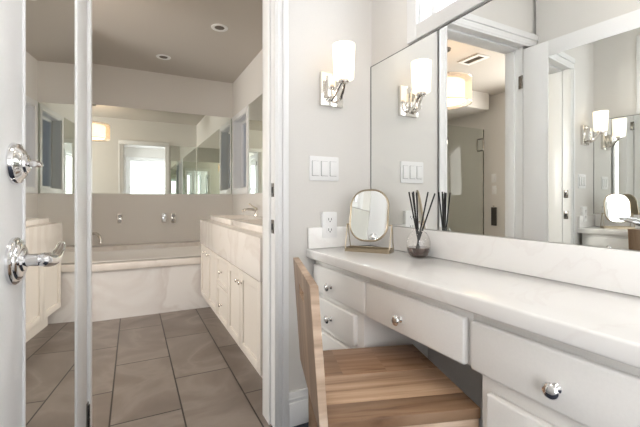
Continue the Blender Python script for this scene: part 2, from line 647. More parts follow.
def tag(o, label, cat, group=None, kind=None):
    o['label'] = label
    o['category'] = cat
    if group:
        o['group'] = group
    if kind:
        o['kind'] = kind
    return o


def thing(name, label, cat, loc=(0, 0, 0), rz=0.0, group=None, kind=None):
    o = bpy.data.objects.new(name, None)
    o.empty_display_size = 0.05
    COL.objects.link(o)
    o.location = loc
    o.rotation_euler = (0, 0, rz)
    return tag(o, label, cat, group, kind)


def struct(name, b, mat, label, cat):
    return tag(b.build(name, mat), label, cat, kind='structure')


def copy_thing(root, loc, label, group=None, rz=None):
    r = root.copy()
    COL.objects.link(r)
    r.location = loc
    if rz is not None:
        r.rotation_euler = (0, 0, rz)
    r['label'] = label
    if group:
        r['group'] = group
    for ch in list(root.children):
        c = ch.copy()
        COL.objects.link(c)
        c.parent = r
        for gch in ch.children:
            d = gch.copy()
            COL.objects.link(d)
            d.parent = c
    return r


def round_rect(w, h, r, n=8):
    pts = []
    for cx, cy, a0 in ((w / 2 - r, h / 2 - r, 0), (-w / 2 + r, h / 2 - r, 90), (-w / 2 + r, -h / 2 + r, 180), (w / 2 - r, -h / 2 + r, 270)):
        for k in range(n + 1):
            a = R(a0 + 90 * k / n)
            pts.append((cx + r * math.cos(a), cy + r * math.sin(a)))
    return pts


def look(axis, at=(0, 0, 0)):
    """Matrix taking local +Z to the given axis, placed at a point."""
    return Matrix.Translation(Vector(at)) @ Vector(axis).to_track_quat('Z', 'Y').to_matrix().to_4x4()


# ------------------------------------------------------------------ dimensions
YE = 1.516      # end wall of the dressing nook (nook face)
YB = 1.65       # the same wall, bathroom face
XM = 1.050      # face of the nook wall mirror
XW = 1.056      # nook right wall
XB = 1.10       # bathroom right wall
YF = 4.55       # bathroom far wall
YT = 3.50       # front of the bathtub
H = 2.43        # ceiling
XL = -0.255     # nook left wall
XBL = -2.32     # bathroom left wall
JL, JR = -0.150, 0.548   # doorway jamb faces

# ------------------------------------------------------------------ shell
struct('floor_nook', B().box(XL - 0.15, XW + 0.15, -2.5, YE + 0.03, -0.1, 0.0), M['carpet'], 'dark navy carpet floor of the dressing nook', 'floor')
struct('floor_bathroom', B().box(XBL - 0.12, XB + 0.12, YE + 0.03, YF + 0.12, -0.1, 0.0), M['tile'],
       'grey brown veined tile floor of the bathroom beyond the doorway', 'floor')
struct('ceiling_nook', B().box(XL - 0.15, XW + 0.15, -2.5, YE, H, H + 0.1), M['ceil'], 'white ceiling above the dressing nook', 'ceiling')
struct('ceiling_bathroom', B().box(XBL - 0.12, XB + 0.12, YE, YF + 0.12, H, H + 0.1), M['bathceil'],
       'taupe bathroom ceiling with recessed lights', 'ceiling')
b = B().box(XBL - 0.12, JL - 0.015, YE + 0.02, YB, 0, H).box(JR + 0.015, XB + 0.12, YE, YB, 0, H)
b.box(JL - 0.015, JR + 0.015, YE, YB, 2.0, H)
struct('wall_doorway', b, M['wall'], 'pale wall with the doorway, the sconce and the switches', 'wall')
b = B().box(XL - 0.12, XL, -2.5, -1.70, 0, H).box(XL - 0.12, XL, -0.60, YE, 0, H)
b.box(XL - 0.12, XL, -1.70, -0.60, 0, 0.5).box(XL - 0.12, XL, -1.70, -0.60, 2.05, H)
struct('wall_left', b, M['wall'], 'pale wall behind the open mirrored door', 'wall')
b = B().box(XW, XW + 0.13, -2.5, 0.41, 0, H).box(XW, XW + 0.13, 1.175, YE, 0, H)
b.box(XW, XW + 0.13, 0.41, 1.175, 0, 1.72).box(XW, XW + 0.13, 0.41, 1.175, 2.2, H)
struct('wall_right', b, M['wall'], 'pale wall behind the long wall mirror, with a window above it', 'wall')
b = B().box(XL - 0.12, -0.1, -2.5, -2.38, 0, H).box(0.92, XW + 0.13, -2.5, -2.38, 0, H)
b.box(-0.1, 0.92, -2.5, -2.38, 0, 0.55).box(-0.1, 0.92, -2.5, -2.38, 2.1, H)
struct('wall_rear', b, M['wall'], 'pale wall with a bright window at the end of the nook', 'wall')
struct('wall_far', B().box(XBL - 0.12, XB + 0.12, YF, YF + 0.12, 0, H), M['bathwall'], 'taupe bathroom wall above the bathtub', 'wall')
WY0, WY1, WZ0, WZ1 = 3.90, 4.46, 1.115, 1.94
b = B().box(XB, XB + 0.2, YB, WY0, 0, H).box(XB, XB + 0.2, WY1, YF, 0, H)
b.box(XB, XB + 0.2, WY0, WY1, 0, WZ0).box(XB, XB + 0.2, WY0, WY1, WZ1, H)
struct('wall_vanity', b, M['bathwall'], 'taupe bathroom wall behind the white vanity', 'wall')
b = B().box(XBL - 0.12, XBL, YB, 1.95, 0, H).box(XBL - 0.12, XBL, 2.95, YF, 0, H)
b.box(XBL - 0.12, XBL, 1.95, 2.95, 0, 1.05).box(XBL - 0.12, XBL, 1.95, 2.95, 2.05, H)
struct('wall_bath_left', b, M['bathwall'], 'taupe bathroom wall beside the glass shower', 'wall')
struct('wall_shower_partition', B().box(-0.78, -0.66, 3.5, YF, 0, H), M['bathwall'], 'taupe partition wall between shower and bathtub', 'wall')
b = B().box(XBL, -0.78, YF - 0.012, YF, 0, 2.21).box(-0.792, -0.78, 3.5, YF - 0.012, 0, 2.21)
struct('wall_tiled_shower', b, M['showertile'], 'grey tiled wall lining the shower', 'wall')
struct('trim_shower_soffit', B().box(-2.2, -0.66, 3.42, YF - 0.013, 2.21, H), M['bathwall'], 'taupe dropped soffit above the shower', 'soffit')

# door frame
b = B()
b.box(JR, JR + 0.015, YE, YB, 0, 2.0).box(JL - 0.015, JL, YE + 0.02, YB, 0, 2.0).box(JL, JR, YE, YB, 1.985, 2.0)
b.box(JR - 0.011, JR, 1.56, YB, 0, 1.985, 0.002).box(JL, JL + 0.012, 1.59, YB, 0, 1.985, 0.002).box(JL + 0.012, JR - 0.011, 1.56, YB, 1.973, 1.985, 0.002)
struct('trim_door_jamb', b, M['trim'], 'white painted jamb lining the bathroom doorway', 'door frame')


def casing(b, x0, x1, z0, z1, y, s, vertical=True, inner=1):
    """Stepped door casing on a wall whose face is y; s = outward sign."""
    def bx(a0, a1, c0, c1, d):
        b.box(a0, a1, min(y, y + s * d), max(y, y + s * d), c0, c1, 0.003)
    w = (x1 - x0) if vertical else (z1 - z0)
    if vertical:
        bx(x0, x1, z0, z1, 0.013)
        if inner > 0:
            bx(x0 + w * 0.55, x1, z0, z1, 0.021)
            bx(x0 + w * 0.12, x0 + w * 0.3, z0, z1, 0.016)
        else:
            bx(x0, x1 - w * 0.55, z0, z1, 0.021)
            bx(x1 - w * 0.3, x1 - w * 0.12, z0, z1, 0.016)
    else:
        bx(x0, x1, z0, z1, 0.013)
        bx(x0, x1, z0 + w * 0.55, z1, 0.021)
        bx(x0, x1, z0 + w * 0.12, z0 + w * 0.3, 0.016)


b = B()
casing(b, JR - 0.002, 0.607, 0, 1.98, YE, -1)
casing(b, JL - 0.1, 0.607, 1.98, 2.065, YE, -1, False)
struct('trim_door_casing_nook', b, M['trim'], 'white stepped casing around the doorway on the nook side', 'door casing')
b = B()
casing(b, JR - 0.002, 0.607, 0, 1.98, YB, 1)
casing(b, JL - 0.075, JL + 0.002, 0, 1.98, YB, 1, True, -1)
casing(b, JL - 0.075, 0.607, 1.98, 2.055, YB, 1, False)
struct('trim_door_casing_bathroom', b, M['trim'], 'white casing around the doorway on the bathroom side', 'door casing')
b = B().box(0.607, 0.733, YE - 0.014, YE, 0, 0.15, 0.004).box(0.607, 0.733, YE - 0.02, YE, 0, 0.105, 0.006).box(0.607, 0.733, YE - 0.017, YE, 0.112, 0.125, 0.005)
struct('baseboard_doorway', b, M['trim'], 'white moulded baseboard between the doorway and the desk', 'baseboard')
b = B().box(XL, XL + 0.016, -2.38, YE, 0, 0.15, 0.004)
struct('baseboard_left', b, M['trim'], 'white baseboard on the wall behind the open door', 'baseboard')

# strike plates in the right jamb
g_strike = 'strike plates in the doorway jamb'
for zz, lab in ((1.04, 'upper metal strike plate in the white door jamb'), (0.88, 'lower metal strike plate in the white door jamb')):
    t = thing('strike_plate', lab, 'strike plate', (JR, 1.538, zz), 0, g_strike)
    B().box(-0.0025, 0, -0.017, 0.014, -0.03, 0.03, 0.001).build('plate', M['darkmetal'], t)
    B().box(-0.0032, -0.0022, -0.008, 0.008, -0.014, 0.014).build('latch_hole', M['dark'], t)


def window(name, label, x_face, y0, y1, z0, z1, depth, cas=0.06, blind=None, pane='glass'):
    """A window in a wall whose room face is x = x_face, looking -x; opening y0..y1, z0..z1."""
    t = thing(name, label, 'window', (x_face, (y0 + y1) / 2, z0), 0, kind='structure')
    b = B()
    for (a0, a1, c0, c1) in ((y0 - cas, y0, z0 - cas, z1 + cas), (y1, y1 + cas, z0 - cas, z1 + cas), (y0, y1, z1, z1 + cas), (y0, y1, z0 - cas, z0)):
        b.box(x_face - 0.016, x_face - 0.0005, a0, a1, c0, c1, 0.003)
    b.build('casing', M['trim'], t, True)
    b = B()
    b.box(x_face - 0.002, x_face + depth, y0, y0 + 0.008, z0, z1).box(x_face - 0.002, x_face + depth, y1 - 0.008, y1, z0, z1)
    b.box(x_face - 0.002, x_face + depth, y0, y1, z0, z0 + 0.008).box(x_face - 0.002, x_face + depth, y0, y1, z1 - 0.008, z1)
    b.build('reveal', M['trim'], t, True)
    b = B()
    f = 0.035
    xa, xb = x_face + depth - 0.05, x_face + depth - 0.015
    for (a0, a1, c0, c1) in ((y0 + 0.008, y0 + f, z0 + 0.008, z1 - 0.008), (y1 - f, y1 - 0.008, z0 + 0.008, z1 - 0.008),
                             (y0 + f, y1 - f, z1 - f, z1 - 0.008), (y0 + f, y1 - f, z0 + 0.008, z0 + f)):
        b.box(xa, xb, a0, a1, c0, c1, 0.003)
    b.build('sash', M['trim'], t, True)
    B().box(xa + 0.014, xa + 0.019, y0 + f - 0.002, y1 - f + 0.002, z0 + f - 0.002, z1 - f + 0.002).build('window_glass', M[pane], t, True)
    if blind:
        B().tube([(x_face + 0.03, y0 + 0.012, z1 - 0.04), (x_face + 0.03, y1 - 0.012, z1 - 0.04)], 0.025, 14).build('blind_roll', M['blind'], t, True)
    return t


window('window_1', 'white framed window above the long wall mirror of the nook', XW, 0.41, 1.175, 1.72, 2.2, 0.11, 0.06, True, 'frosted')
window('window_2', 'white framed window with blue daylight above the vanity', XB, WY0, WY1, WZ0, WZ1, 0.135, 0.058)
# rear window (faces +y)
t = thing('window_3', 'bright rear window at the end of the nook seen in the bathroom mirror', 'window', (0.41, -2.38, 0.55), 0, kind='structure')
b = B()
for (a0, a1, c0, c1) in ((-0.17, -0.1, 0.48, 2.17), (0.92, 0.99, 0.48, 2.17), (-0.1, 0.92, 2.1, 2.17), (-0.1, 0.92, 0.48, 0.55)):
    b.box(a0, a1, -2.3795, -2.362, c0, c1, 0.003)
b.build('casing', M['trim'], t, True)
b = B()
for (a0, a1, c0, c1) in ((-0.1, -0.06, 0.55, 2.1), (0.88, 0.92, 0.55, 2.1), (-0.06, 0.88, 2.06, 2.1), (-0.06, 0.88, 0.55, 0.59), (-0.06, 0.88, 1.30, 1.34)):
    b.box(a0, a1, -2.46, -2.42, c0, c1, 0.003)
b.build('sash', M['trim'], t, True)
B().box(-0.062, 0.882, -2.445, -2.44, 0.588, 2.062).build('window_glass', M['glass'], t, True)

# added unseen windows for fill light, facing +x: bathroom, nook behind the camera
def added_window(name, label, xf, y0, y1, z0, z1):
    t = thing(name, label, 'window', (xf, (y0 + y1) / 2, z0), 0, kind='structure')
    c, f = 0.06, 0.04
    b = B()
    for (a0, a1, c0, c1) in ((y0 - c, y0, z0 - c, z1 + c), (y1, y1 + c, z0 - c, z1 + c), (y0, y1, z1, z1 + c), (y0, y1, z0 - c, z0)):
        b.box(xf + 0.0005, xf + 0.016, a0, a1, c0, c1, 0.003)
    b.build('casing', M['trim'], t, True)
    b = B()
    for (a0, a1, c0, c1) in ((y0, y0 + f, z0, z1), (y1 - f, y1, z0, z1), (y0 + f, y1 - f, z1 - f, z1), (y0 + f, y1 - f, z0, z0 + f)):
        b.box(xf - 0.09, xf - 0.055, a0, a1, c0, c1, 0.003)
    b.build('sash', M['trim'], t, True)
    B().box(xf - 0.075, xf - 0.07, y0 + f - 0.002, y1 - f + 0.002, z0 + f - 0.002, z1 - f + 0.002).build('window_glass', M['glass'], t, True)


added_window('added_bath_window', 'white framed window added unseen in the bathroom wall beside the shower', XBL, 1.95, 2.95, 1.05, 2.05)
added_window('added_nook_window', 'white framed tall window added unseen in the nook wall behind the open door', XL, -1.70, -0.60, 0.5, 2.05)

# ------------------------------------------------------------------ mirrored door
HX, HY = -0.145, 1.53
DW, DT = 0.735, 0.036
door = thing('door_1', 'open white door with a full mirror panel and chrome lever', 'door', (HX, HY, 0.012), R(-4.75), kind='structure')
# local frame: the leaf runs along -y from the hinge, mirrored face at x = 0 looking +x
P0, P1, DTOP, PTOP, PBOT = 0.155, 0.600, 1.955, 1.86, 0.20
b = B()
b.box(-DT, 0, -P0, 0, 0, DTOP, 0.002).box(-DT, 0, -DW, -P1, 0, DTOP, 0.002)
b.box(-DT, 0, -P1 - 0.001, -P0 + 0.001, PTOP, DTOP, 0.002).box(-DT, 0, -P1 - 0.001, -P0 + 0.001, 0, PBOT, 0.002)
b.box(-DT + 0.004, -0.008, -P1 - 0.002, -P0 + 0.002, PBOT - 0.002, PTOP + 0.002)
b.build('door_frame', M['trim'], door)
b = B()
k = 0.010
b.box(-0.007, 0.003, -P0 - 0.0, -P0 + k, PBOT - k, PTOP + k, 0.003).box(-0.007, 0.003, -P1 - k, -P1, PBOT - k, PTOP + k, 0.003)
b.box(-0.007, 0.003, -P1, -P0, PTOP, PTOP + k, 0.003).box(-0.007, 0.003, -P1, -P0, PBOT - k, PBOT, 0.003)
b.build('glazing_bead', M['trim'], door)
o = B().box(-0.008, -0.001, -P1, -P0, PBOT, PTOP).build('mirror_panel', M['mirror'], door)
o['label'] = 'tall mirror set in the door'
LZ, DZ, LS = 0.872, 1.055, 0.655
lev = B().lathe([(0, 0.020), (0.014, 0.020), (0.019, 0.0185), (0.021, 0.015), (0.029, 0.0145), (0.034, 0.012), (0.036, 0.009), (0.041, 0.008), (0.044, 0.005),
                 (0.0445, 0.0)], 48, look((1, 0, 0), (0, -LS, LZ))).build('lever_rosette', M['chrome'], door)
b = B().tube([(0.014, -LS, LZ), (0.046, -LS, LZ)], 0.0115, 20)
pts, rs = [], []
for q in range(25):
    u = q / 24
    y = -LS + u * 0.118
    zz = LZ - 0.006 * math.sin(math.pi * min(1, u * 1.9)) + (0.014 * (0.5 - 0.5 * math.cos(math.pi * (u - 0.35) / 0.65)) if u > 0.35 else 0)
    pts.append((0.048 + 0.007 * math.sin(u * math.pi), y, zz))
    rs.append(0.0135 - 0.0050 * u)
b.tube([(0.046, -LS - 0.013, LZ), (0.047, -LS - 0.009, LZ)] + pts + [(0.047, -LS + 0.124, LZ + 0.0135), (0.046, -LS + 0.128, LZ + 0.010)], [0.006, 0.0115] + rs + [0.008, 0.004], 20)
b.build('lever', M['chrome'], lev)
db = B().lathe([(0, 0.024), (0.012, 0.024), (0.017, 0.022), (0.019, 0.018), (0.027, 0.0155), (0.032, 0.011), (0.037, 0.009), (0.039, 0.005), (0.0395, 0.0)], 48,
               look((1, 0, 0), (0, -LS + 0.002, DZ))).build('deadbolt_rosette', M['chrome'], door)
b = B().tube([(0.020, -LS + 0.002, DZ), (0.036, -LS + 0.002, DZ)], 0.006, 14)
b.tube([(0.036, -LS - 0.008, DZ), (0.037, -LS + 0.002, DZ), (0.037, -LS + 0.014, DZ), (0.036, -LS + 0.022, DZ)], [0.004, 0.0065, 0.0055, 0.0045], 14)
b.build('thumb_turn', M['chrome'], db)
for zz in (0.22, 1.745):
    hb = B().tube([(0.004, 0.004, zz - 0.042), (0.004, 0.004, zz + 0.042)], 0.006, 12)
    hb.box(-0.002, 0.0015, -0.0, 0.03, zz - 0.042, zz + 0.042, 0.0008)
    hb.build('hinge', M['darkmetal'], door)

# ------------------------------------------------------------------ nook: wall mirror
mir = thing('wall_mirror', 'long frameless mirror on the wall behind the white desk', 'mirror', (XM, 0.4, 0.8805))
B().box(XM, XW - 0.0005, -0.8, YE - 0.002, 0.8805, 1.652).build('mirror_glass', M['mirror'], mir, True)
b = B().box(XM - 0.0012, XW - 0.0005, YE - 0.0045, YE - 0.001, 0.8805, 1.653).box(XM - 0.0012, XW - 0.0005, -0.8, YE - 0.002, 1.652, 1.6545)
b.build('mirror_edge', M['mirroredge'], mir, True)

# ------------------------------------------------------------------ nook: desk
XC = 0.6965
tag(B().box(XC, XW - 0.001, -0.8, YE - 0.001, 0.737, 0.776, 0.006, 3).build('desk_countertop', M['quartz']),
    'long white quartz countertop under the wall mirror', 'countertop')
tag(B().box(1.034, XW - 0.001, -0.8, YE - 0.001, 0.7765, 0.879, 0.002).build('rear_backsplash', M['quartz']),
    'long white quartz backsplash below the wall mirror', 'backsplash')
tag(B().box(0.703, 1.0335, YE - 0.018, YE - 0.001, 0.7765, 0.871, 0.002).build('side_backsplash', M['quartz']),
    'short white quartz backsplash below the power outlet', 'backsplash')

XFACE, XDR = 0.735, 0.715


def knob(parent, y, z, x=XDR, s=1.12, mat='chrome'):
    mt = look((-1, 0, 0), (x, y, z))
    o = B().lathe([(0.0, 0.026 * s), (0.007 * s, 0.0255 * s), (0.0125 * s, 0.0225 * s), (0.0145 * s, 0.019 * s), (0.0125 * s, 0.0155 * s), (0.007 * s, 0.012 * s),
                   (0.0055 * s, 0.006 * s), (0.009 * s, 0.0015 * s), (0.009 * s, 0.0)], 24, mt)
    root = parent
    off = Vector((0, 0, 0))
    while root is not None:
        off += root.location
        root = root.parent
    bmesh.ops.translate(o.bm, verts=o.bm.verts, vec=-off)
    return o.build('knob', M[mat], parent)


def drawer_front(parent, y0, y1, z0, z1, ky, kz, x=XDR, th=0.02):
    d = B().box(x, x + th, y0, y1, z0, z1, 0.006, 3).build('drawer', M['cab'], parent, True)
    knob(d, ky, kz, x)
    return d


# left pedestal (next to the end wall)
ped = thing('drawer_cabinet', 'white drawer cabinet under the desk beside the end wall', 'cabinet', (0.88, 1.31, 0.0), 0, 'built-in desk cabinets')
B().box(XFACE, XW - 0.02, 1.102, YE - 0.021, 0.0, 0.735, 0.002).box(XFACE, XFACE + 0.02, 1.070, 1.103, 0.594, 0.735, 0.001).build('body', M['cab'], ped, True)
drawer_front(ped, 1.072, 1.478, 0.598, 0.713, 1.312, 0.645)
drawer_front(ped, 1.140, 1.430, 0.462, 0.577, 1.312, 0.515)
drawer_front(ped, 1.140, 1.430, 0.325, 0.440, 1.290, 0.385)
drawer_front(ped, 1.140, 1.430, 0.12, 0.303, 1.290, 0.215)
# centre drawer above the knee space
cd = thing('pencil_drawer_unit', 'white wide drawer hung under the desk above the knee space', 'drawer', (0.88, 0.85, 0.594), 0, 'built-in desk cabinets')
b = B().box(XFACE, XFACE + 0.02, 0.6275, 1.0675, 0.594, 0.735, 0.001)
b.box(XFACE + 0.02, XW - 0.04, 0.6275, 1.0675, 0.60, 0.735, 0.001)
b.build('body', M['cab'], cd, True)
drawer_front(cd, 0.640, 1.063, 0.596, 0.713, 0.877, 0.640)
# right pedestal
rp = thing('wide_drawer_cabinet', 'white wide drawer cabinet under the desk in front of the wooden chair', 'cabinet', (0.88, 0.1, 0.0), 0, 'built-in desk cabinets')
B().box(XFACE, XW - 0.02, -0.8, 0.603, 0.0, 0.735, 0.002).box(XFACE, XFACE + 0.02, 0.602, 0.626, 0.594, 0.735, 0.001).build('body', M['cab'], rp, True)
drawer_front(rp, 0.215, 0.621, 0.596, 0.713, 0.420, 0.642)
drawer_front(rp, 0.215, 0.578, 0.36, 0.560, 0.398, 0.47)
drawer_front(rp, 0.215, 0.578, 0.12, 0.335, 0.398, 0.23)
drawer_front(rp, -0.21, 0.19, 0.596, 0.713, -0.01, 0.642)
drawer_front(rp, -0.21, 0.19, 0.12, 0.560, -0.01, 0.5)

# ------------------------------------------------------------------ nook: wooden chair
ch = thing('wooden_chair', 'low backed wooden chair with planked seat pushed under the white desk', 'chair', (0.461, 0.941, 0.0), R(-17.5))
SD, SW, SZ = 0.383, 0.203, 0.485
b = B()
for y0, y1 in ((-SW, -0.127), (-0.127, 0.018), (0.018, SW)):
    b.box(0.001, SD, y0 + 0.0003, y1 - 0.0003, SZ - 0.026, SZ, 0.0012)
b.build('seat', M['seatwood'], ch)
b = B()
lean = Matrix.Rotation(R(-4.0), 4, 'Y')
mtb = Matrix.Translation((0, 0, 0.46)) @ lean
HH = 0.055      # half width of the hand hold
for (a0, a1, c0, c1) in ((-SW - 0.004, SW + 0.004, 0.0, 0.262), (-SW - 0.004, SW + 0.004, 0.292, 0.345), (-SW - 0.004, -HH, 0.261, 0.293), (HH, SW + 0.004, 0.261, 0.293)):
    b.box(-0.019, 0.0, a0, a1, c0, c1, 0.0008, 1, mtb)
back = b.build('backrest', M['woodback'], ch)
b = B().box(-0.0195, 0.0005, -SW - 0.0075, -SW - 0.004, 0.001, 0.344, 0.001, 1, mtb)
o = b.build('side_edging', M['woodedge'], back)
o['label'] = 'pale end grain edge of the backrest'
for s in (-1, 1):
    B().box(0.004, SD - 0.004, s * SW - (0.024 if s > 0 else 0), s * SW + (0.024 if s < 0 else 0), SZ - 0.085, SZ - 0.0265, 0.002).build('side_rail', M['woodedge'], ch)
B().box(SD - 0.028, SD - 0.004, -SW + 0.025, SW - 0.025, SZ - 0.085, SZ - 0.0265, 0.002).build('front_rail', M['wood'], ch)
for sx in (0.004, SD - 0.042):
    for s in (-1, 1):
        b = B()
        y = s * (SW - 0.046)
        b.tube([(sx + 0.018, y, 0.0), (sx + 0.018, y, 0.2), (sx + 0.018, y, SZ - 0.027)], [0.014, 0.018, 0.021], 14)
        b.build('leg', M['wood'], ch)

# ------------------------------------------------------------------ nook: sconce
sc = thing('wall_sconce', 'polished nickel wall sconce with glowing white glass shade', 'wall lamp', (0.822, YE, 1.43))
b = B().box(-0.058, 0.058, -0.022, -0.0005, 0.0, 0.152, 0.002)
b.build('backplate', M['nickel'], sc)
b = B()
b.box(-0.044, -0.004, -0.062, -0.022, 0.03, 0.125, 0.003)  # box modelled in place of the shade's reflection in the backplate
b.build('reflection_box', M['nickel'], sc)
b = B()
for dx in (-0.020, 0.020):
    b.tube([(dx, -0.022, 0.020), (dx, -0.05, 0.018), (dx * 0.95 + 0.002, -0.068, 0.030), (dx * 0.4 + 0.005, -0.110, 0.082)], [0.007, 0.007, 0.007, 0.006], 8)
b.build('arm', M['nickel'], sc)
b = B().lathe([(0, 0.080), (0.020, 0.080), (0.024, 0.085), (0.024, 0.098), (0, 0.098)], 24, Matrix.Translation((0.006, -0.115, 0)))
b.build('shade_holder', M['nickel'], sc)
b = B().lathe([(0.0, 0.098), (0.041, 0.098), (0.044, 0.101), (0.0500, 0.242), (0.0500, 0.247), (0.0470, 0.247), (0.0470, 0.242), (0.0, 0.239)], 40,
              Matrix.Translation((0.006, -0.115, 0)))
o = b.build('lamp_shade', M['shade'], sc)
o['label'] = 'glowing frosted white glass shade'

# ------------------------------------------------------------------ nook: switch and outlet
sw = thing('light_switch', 'white triple rocker light switch below the sconce', 'light switch', (0.789, YE, 1.141))
B().prism(round_rect(0.152, 0.112, 0.006), 0.006, look((0, -1, 0)) @ Matrix.Rotation(0, 4, 'Z'), 0.0015).build('switch_plate', M['plastic'], sw)
for k in (-1, 0, 1):
    fr = B().box(k * 0.046 - 0.0175, k * 0.046 + 0.0175, -0.0068, -0.0045, -0.034, 0.034, 0.0005).build('rocker_frame', M['dark'], sw)
    B().box(k * 0.046 - 0.0165, k * 0.046 + 0.0165, -0.0105, -0.006, -0.033, 0.033, 0.0015).build('rocker', M['plastic'], fr)
ol = thing('power_outlet', 'white double power outlet above the countertop by the brass mirror', 'power outlet', (0.809, YE, 0.882))
B().prism(round_rect(0.076, 0.118, 0.006), 0.021, look((0, -1, 0)), 0.0015).build('outlet_plate', M['plastic'], ol)
for dz in (-0.024, 0.024):
    f = B().prism(round_rect(0.033, 0.029, 0.009), 0.003, look((0, -1, 0), (0, -0.0205, dz))).build('socket', M['plastic'], ol)
    b = B().box(-0.0085, -0.006, -0.0243, -0.0225, dz - 0.003, dz + 0.008).box(0.006, 0.0085, -0.0243, -0.0225, dz - 0.003, dz + 0.007)
    b.tube([(0, -0.0225, dz - 0.008), (0, -0.0243, dz - 0.008)], 0.0028, 8)
    b.build('socket_slots', M['dark'], f)

# ------------------------------------------------------------------ nook: standing vanity mirror
sm = thing('tabletop_mirror', 'small brass framed standing mirror on the white countertop', 'mirror', (0.905, 1.318, 0.776), 0)
nx, ny = -0.79, -0.61
sm.rotation_euler = (0, 0, math.atan2(ny, nx) + R(90))   # local -y faces the viewer
tr_ = B()
outer = round_rect(0.196, 0.075, 0.010, 4)
tr_.prism(outer, 0.004)
for loop_h in (0.004, 0.014):
    tr_.tube([(x, y, loop_h) for x, y in outer], 0.0025, 8, True)
n = len(outer)
for k in range(n):
    (x0, y0), (x1, y1) = outer[k], outer[(k + 1) % n]
tr_.box(-0.097, 0.097, -0.039, -0.0365, 0.0, 0.014).box(-0.097, 0.097, 0.0365, 0.039, 0.0, 0.014)
tr_.box(-0.099, -0.0965, -0.036, 0.036, 0.0, 0.014).box(0.0965, 0.099, -0.036, 0.036, 0.0, 0.014)
tr_.build('tray', M['brass'], sm)
for s in (-1, 1):
    b = B()
    b.tube([(s * 0.097, -0.032, 0.008), (s * 0.099, -0.002, 0.116), (s * 0.099, 0.002, 0.116), (s * 0.097, 0.034, 0.008)], 0.0022, 8)
    b.tube([(s * 0.102, 0, 0.114), (s * 0.088, 0, 0.114)], 0.0035, 8)
    b.build('support_wire', M['brass'], sm)
tilt = Matrix.Translation((0, 0, 0.155)) @ Matrix.Rotation(R(-9), 4, 'X') @ Matrix.Rotation(R(90), 4, 'X')
rr = round_rect(0.166, 0.218, 0.070, 10)
b = B()
b.tube([(x, y, 0.0) for x, y in rr], 0.0048, 10, True, mat=tilt)
b.prism(round_rect(0.166, 0.218, 0.070, 10), 0.002, tilt @ Matrix.Translation((0, 0, -0.004)))
fr = b.build('mirror_frame', M['brass'], sm)
B().prism(round_rect(0.162, 0.214, 0.068, 10), 0.002, tilt @ Matrix.Translation((0, 0, 0.001))).build('mirror_glass', M['mirror'], fr)

# ------------------------------------------------------------------ nook: reed diffuser
rd = thing('reed_diffuser', 'round glass reed diffuser with dark oil and black sticks on the countertop', 'diffuser', (0.982, 1.097, 0.776))
prof = [(0.0, 0.0), (0.026, 0.0), (0.036, 0.007), (0.043, 0.022), (0.046, 0.042), (0.0455, 0.058), (0.042, 0.075), (0.034, 0.091), (0.024, 0.101), (0.0205, 0.106),
        (0.0205, 0.112)]
inner = [(r_ - 0.0016 if r_ > 0.003 else 0.0, z_ + 0.0022) for r_, z_ in prof[:-1]] + [(0.0183, 0.112)]
B().lathe(prof + inner[::-1], 40).build('vase', M['vaseglass'], rd)
B().lathe([(0, 0.0026), (0.025, 0.0026), (0.0335, 0.0085), (0.0405, 0.0225), (0.0432, 0.039), (0.0, 0.039)], 40).build('oil', M['oil'], rd)
import random
random.seed(4)
ex, ey = 0.8918, -0.4524     # image-right direction on the ground
for (u, hh, dpt) in ((-0.034, 0.252, 0.010), (-0.027, 0.250, -0.014), (-0.016, 0.254, 0.014), (-0.008, 0.250, -0.004), (0.040, 0.252, 0.010), (0.060, 0.246, -0.012)):
    bx, by = -u * 0.30 * ex, -u * 0.30 * ey
    tx, ty = u * ex + dpt * 0.45, u * ey + dpt * 0.89
    B().tube([(bx, by, 0.008), (tx, ty, hh)], 0.0029, 8).build('reed', M['reed'], rd)

# ------------------------------------------------------------------ bathroom: mirrors
o = tag(B().box(-0.655, XB - 0.001, YF - 0.006, YF - 0.0005, 1.06, 2.0).build('bath_wall_mirror', M['mirrorfar']),
        'wide mirror on the wall above the bathtub', 'mirror')
o = tag(B().box(XB - 0.006, XB - 0.0005, 1.72, WY0 - 0.0595, 1.06, 2.0).build('vanity_wall_mirror', M['mirrorfar']),
        'mirror on the wall above the white vanity beside the window', 'mirror')

o = tag(B().box(0.632, XB - 0.007, YB + 0.0005, YB + 0.006, 1.06, 2.0).build('doorway_wall_mirror', M['mirrorfar']),
        'mirror on the bathroom side of the doorway wall facing the bathtub', 'mirror')

# ------------------------------------------------------------------ bathroom: bathtub
tub = thing('bathtub', 'built-in bathtub with veined marble front below the wide mirror', 'bathtub', (0.2, 4.05, 0.0))
XT0, XT1 = -0.655, XB - 0.002
B().box(XT0, XT1, YT + 0.02, YT + 0.045, 0.0, 0.41).build('apron', M['marble'], tub, True)
TB0, TB1, TBY0, TBY1 = -0.48, 0.98, YT + 0.10, 4.30
b = B()
b.box(XT0, XT1, YT, TBY0, 0.41, 0.468, 0.006).box(XT0, XT1, TBY1, 4.36, 0.41, 0.468, 0.004)
b.box(XT0, TB0, TBY0, TBY1, 0.41, 0.468, 0.004).box(TB1, XT1, TBY0, TBY1, 0.41, 0.468, 0.004)
b.build('deck', M['creammarble'], tub, True)
b = B()
b.box(XT0, XT1, 4.345, YF - 0.007, 0.0, 0.512, 0.004)
b.build('rear_ledge', M['creammarble'], tub, True)
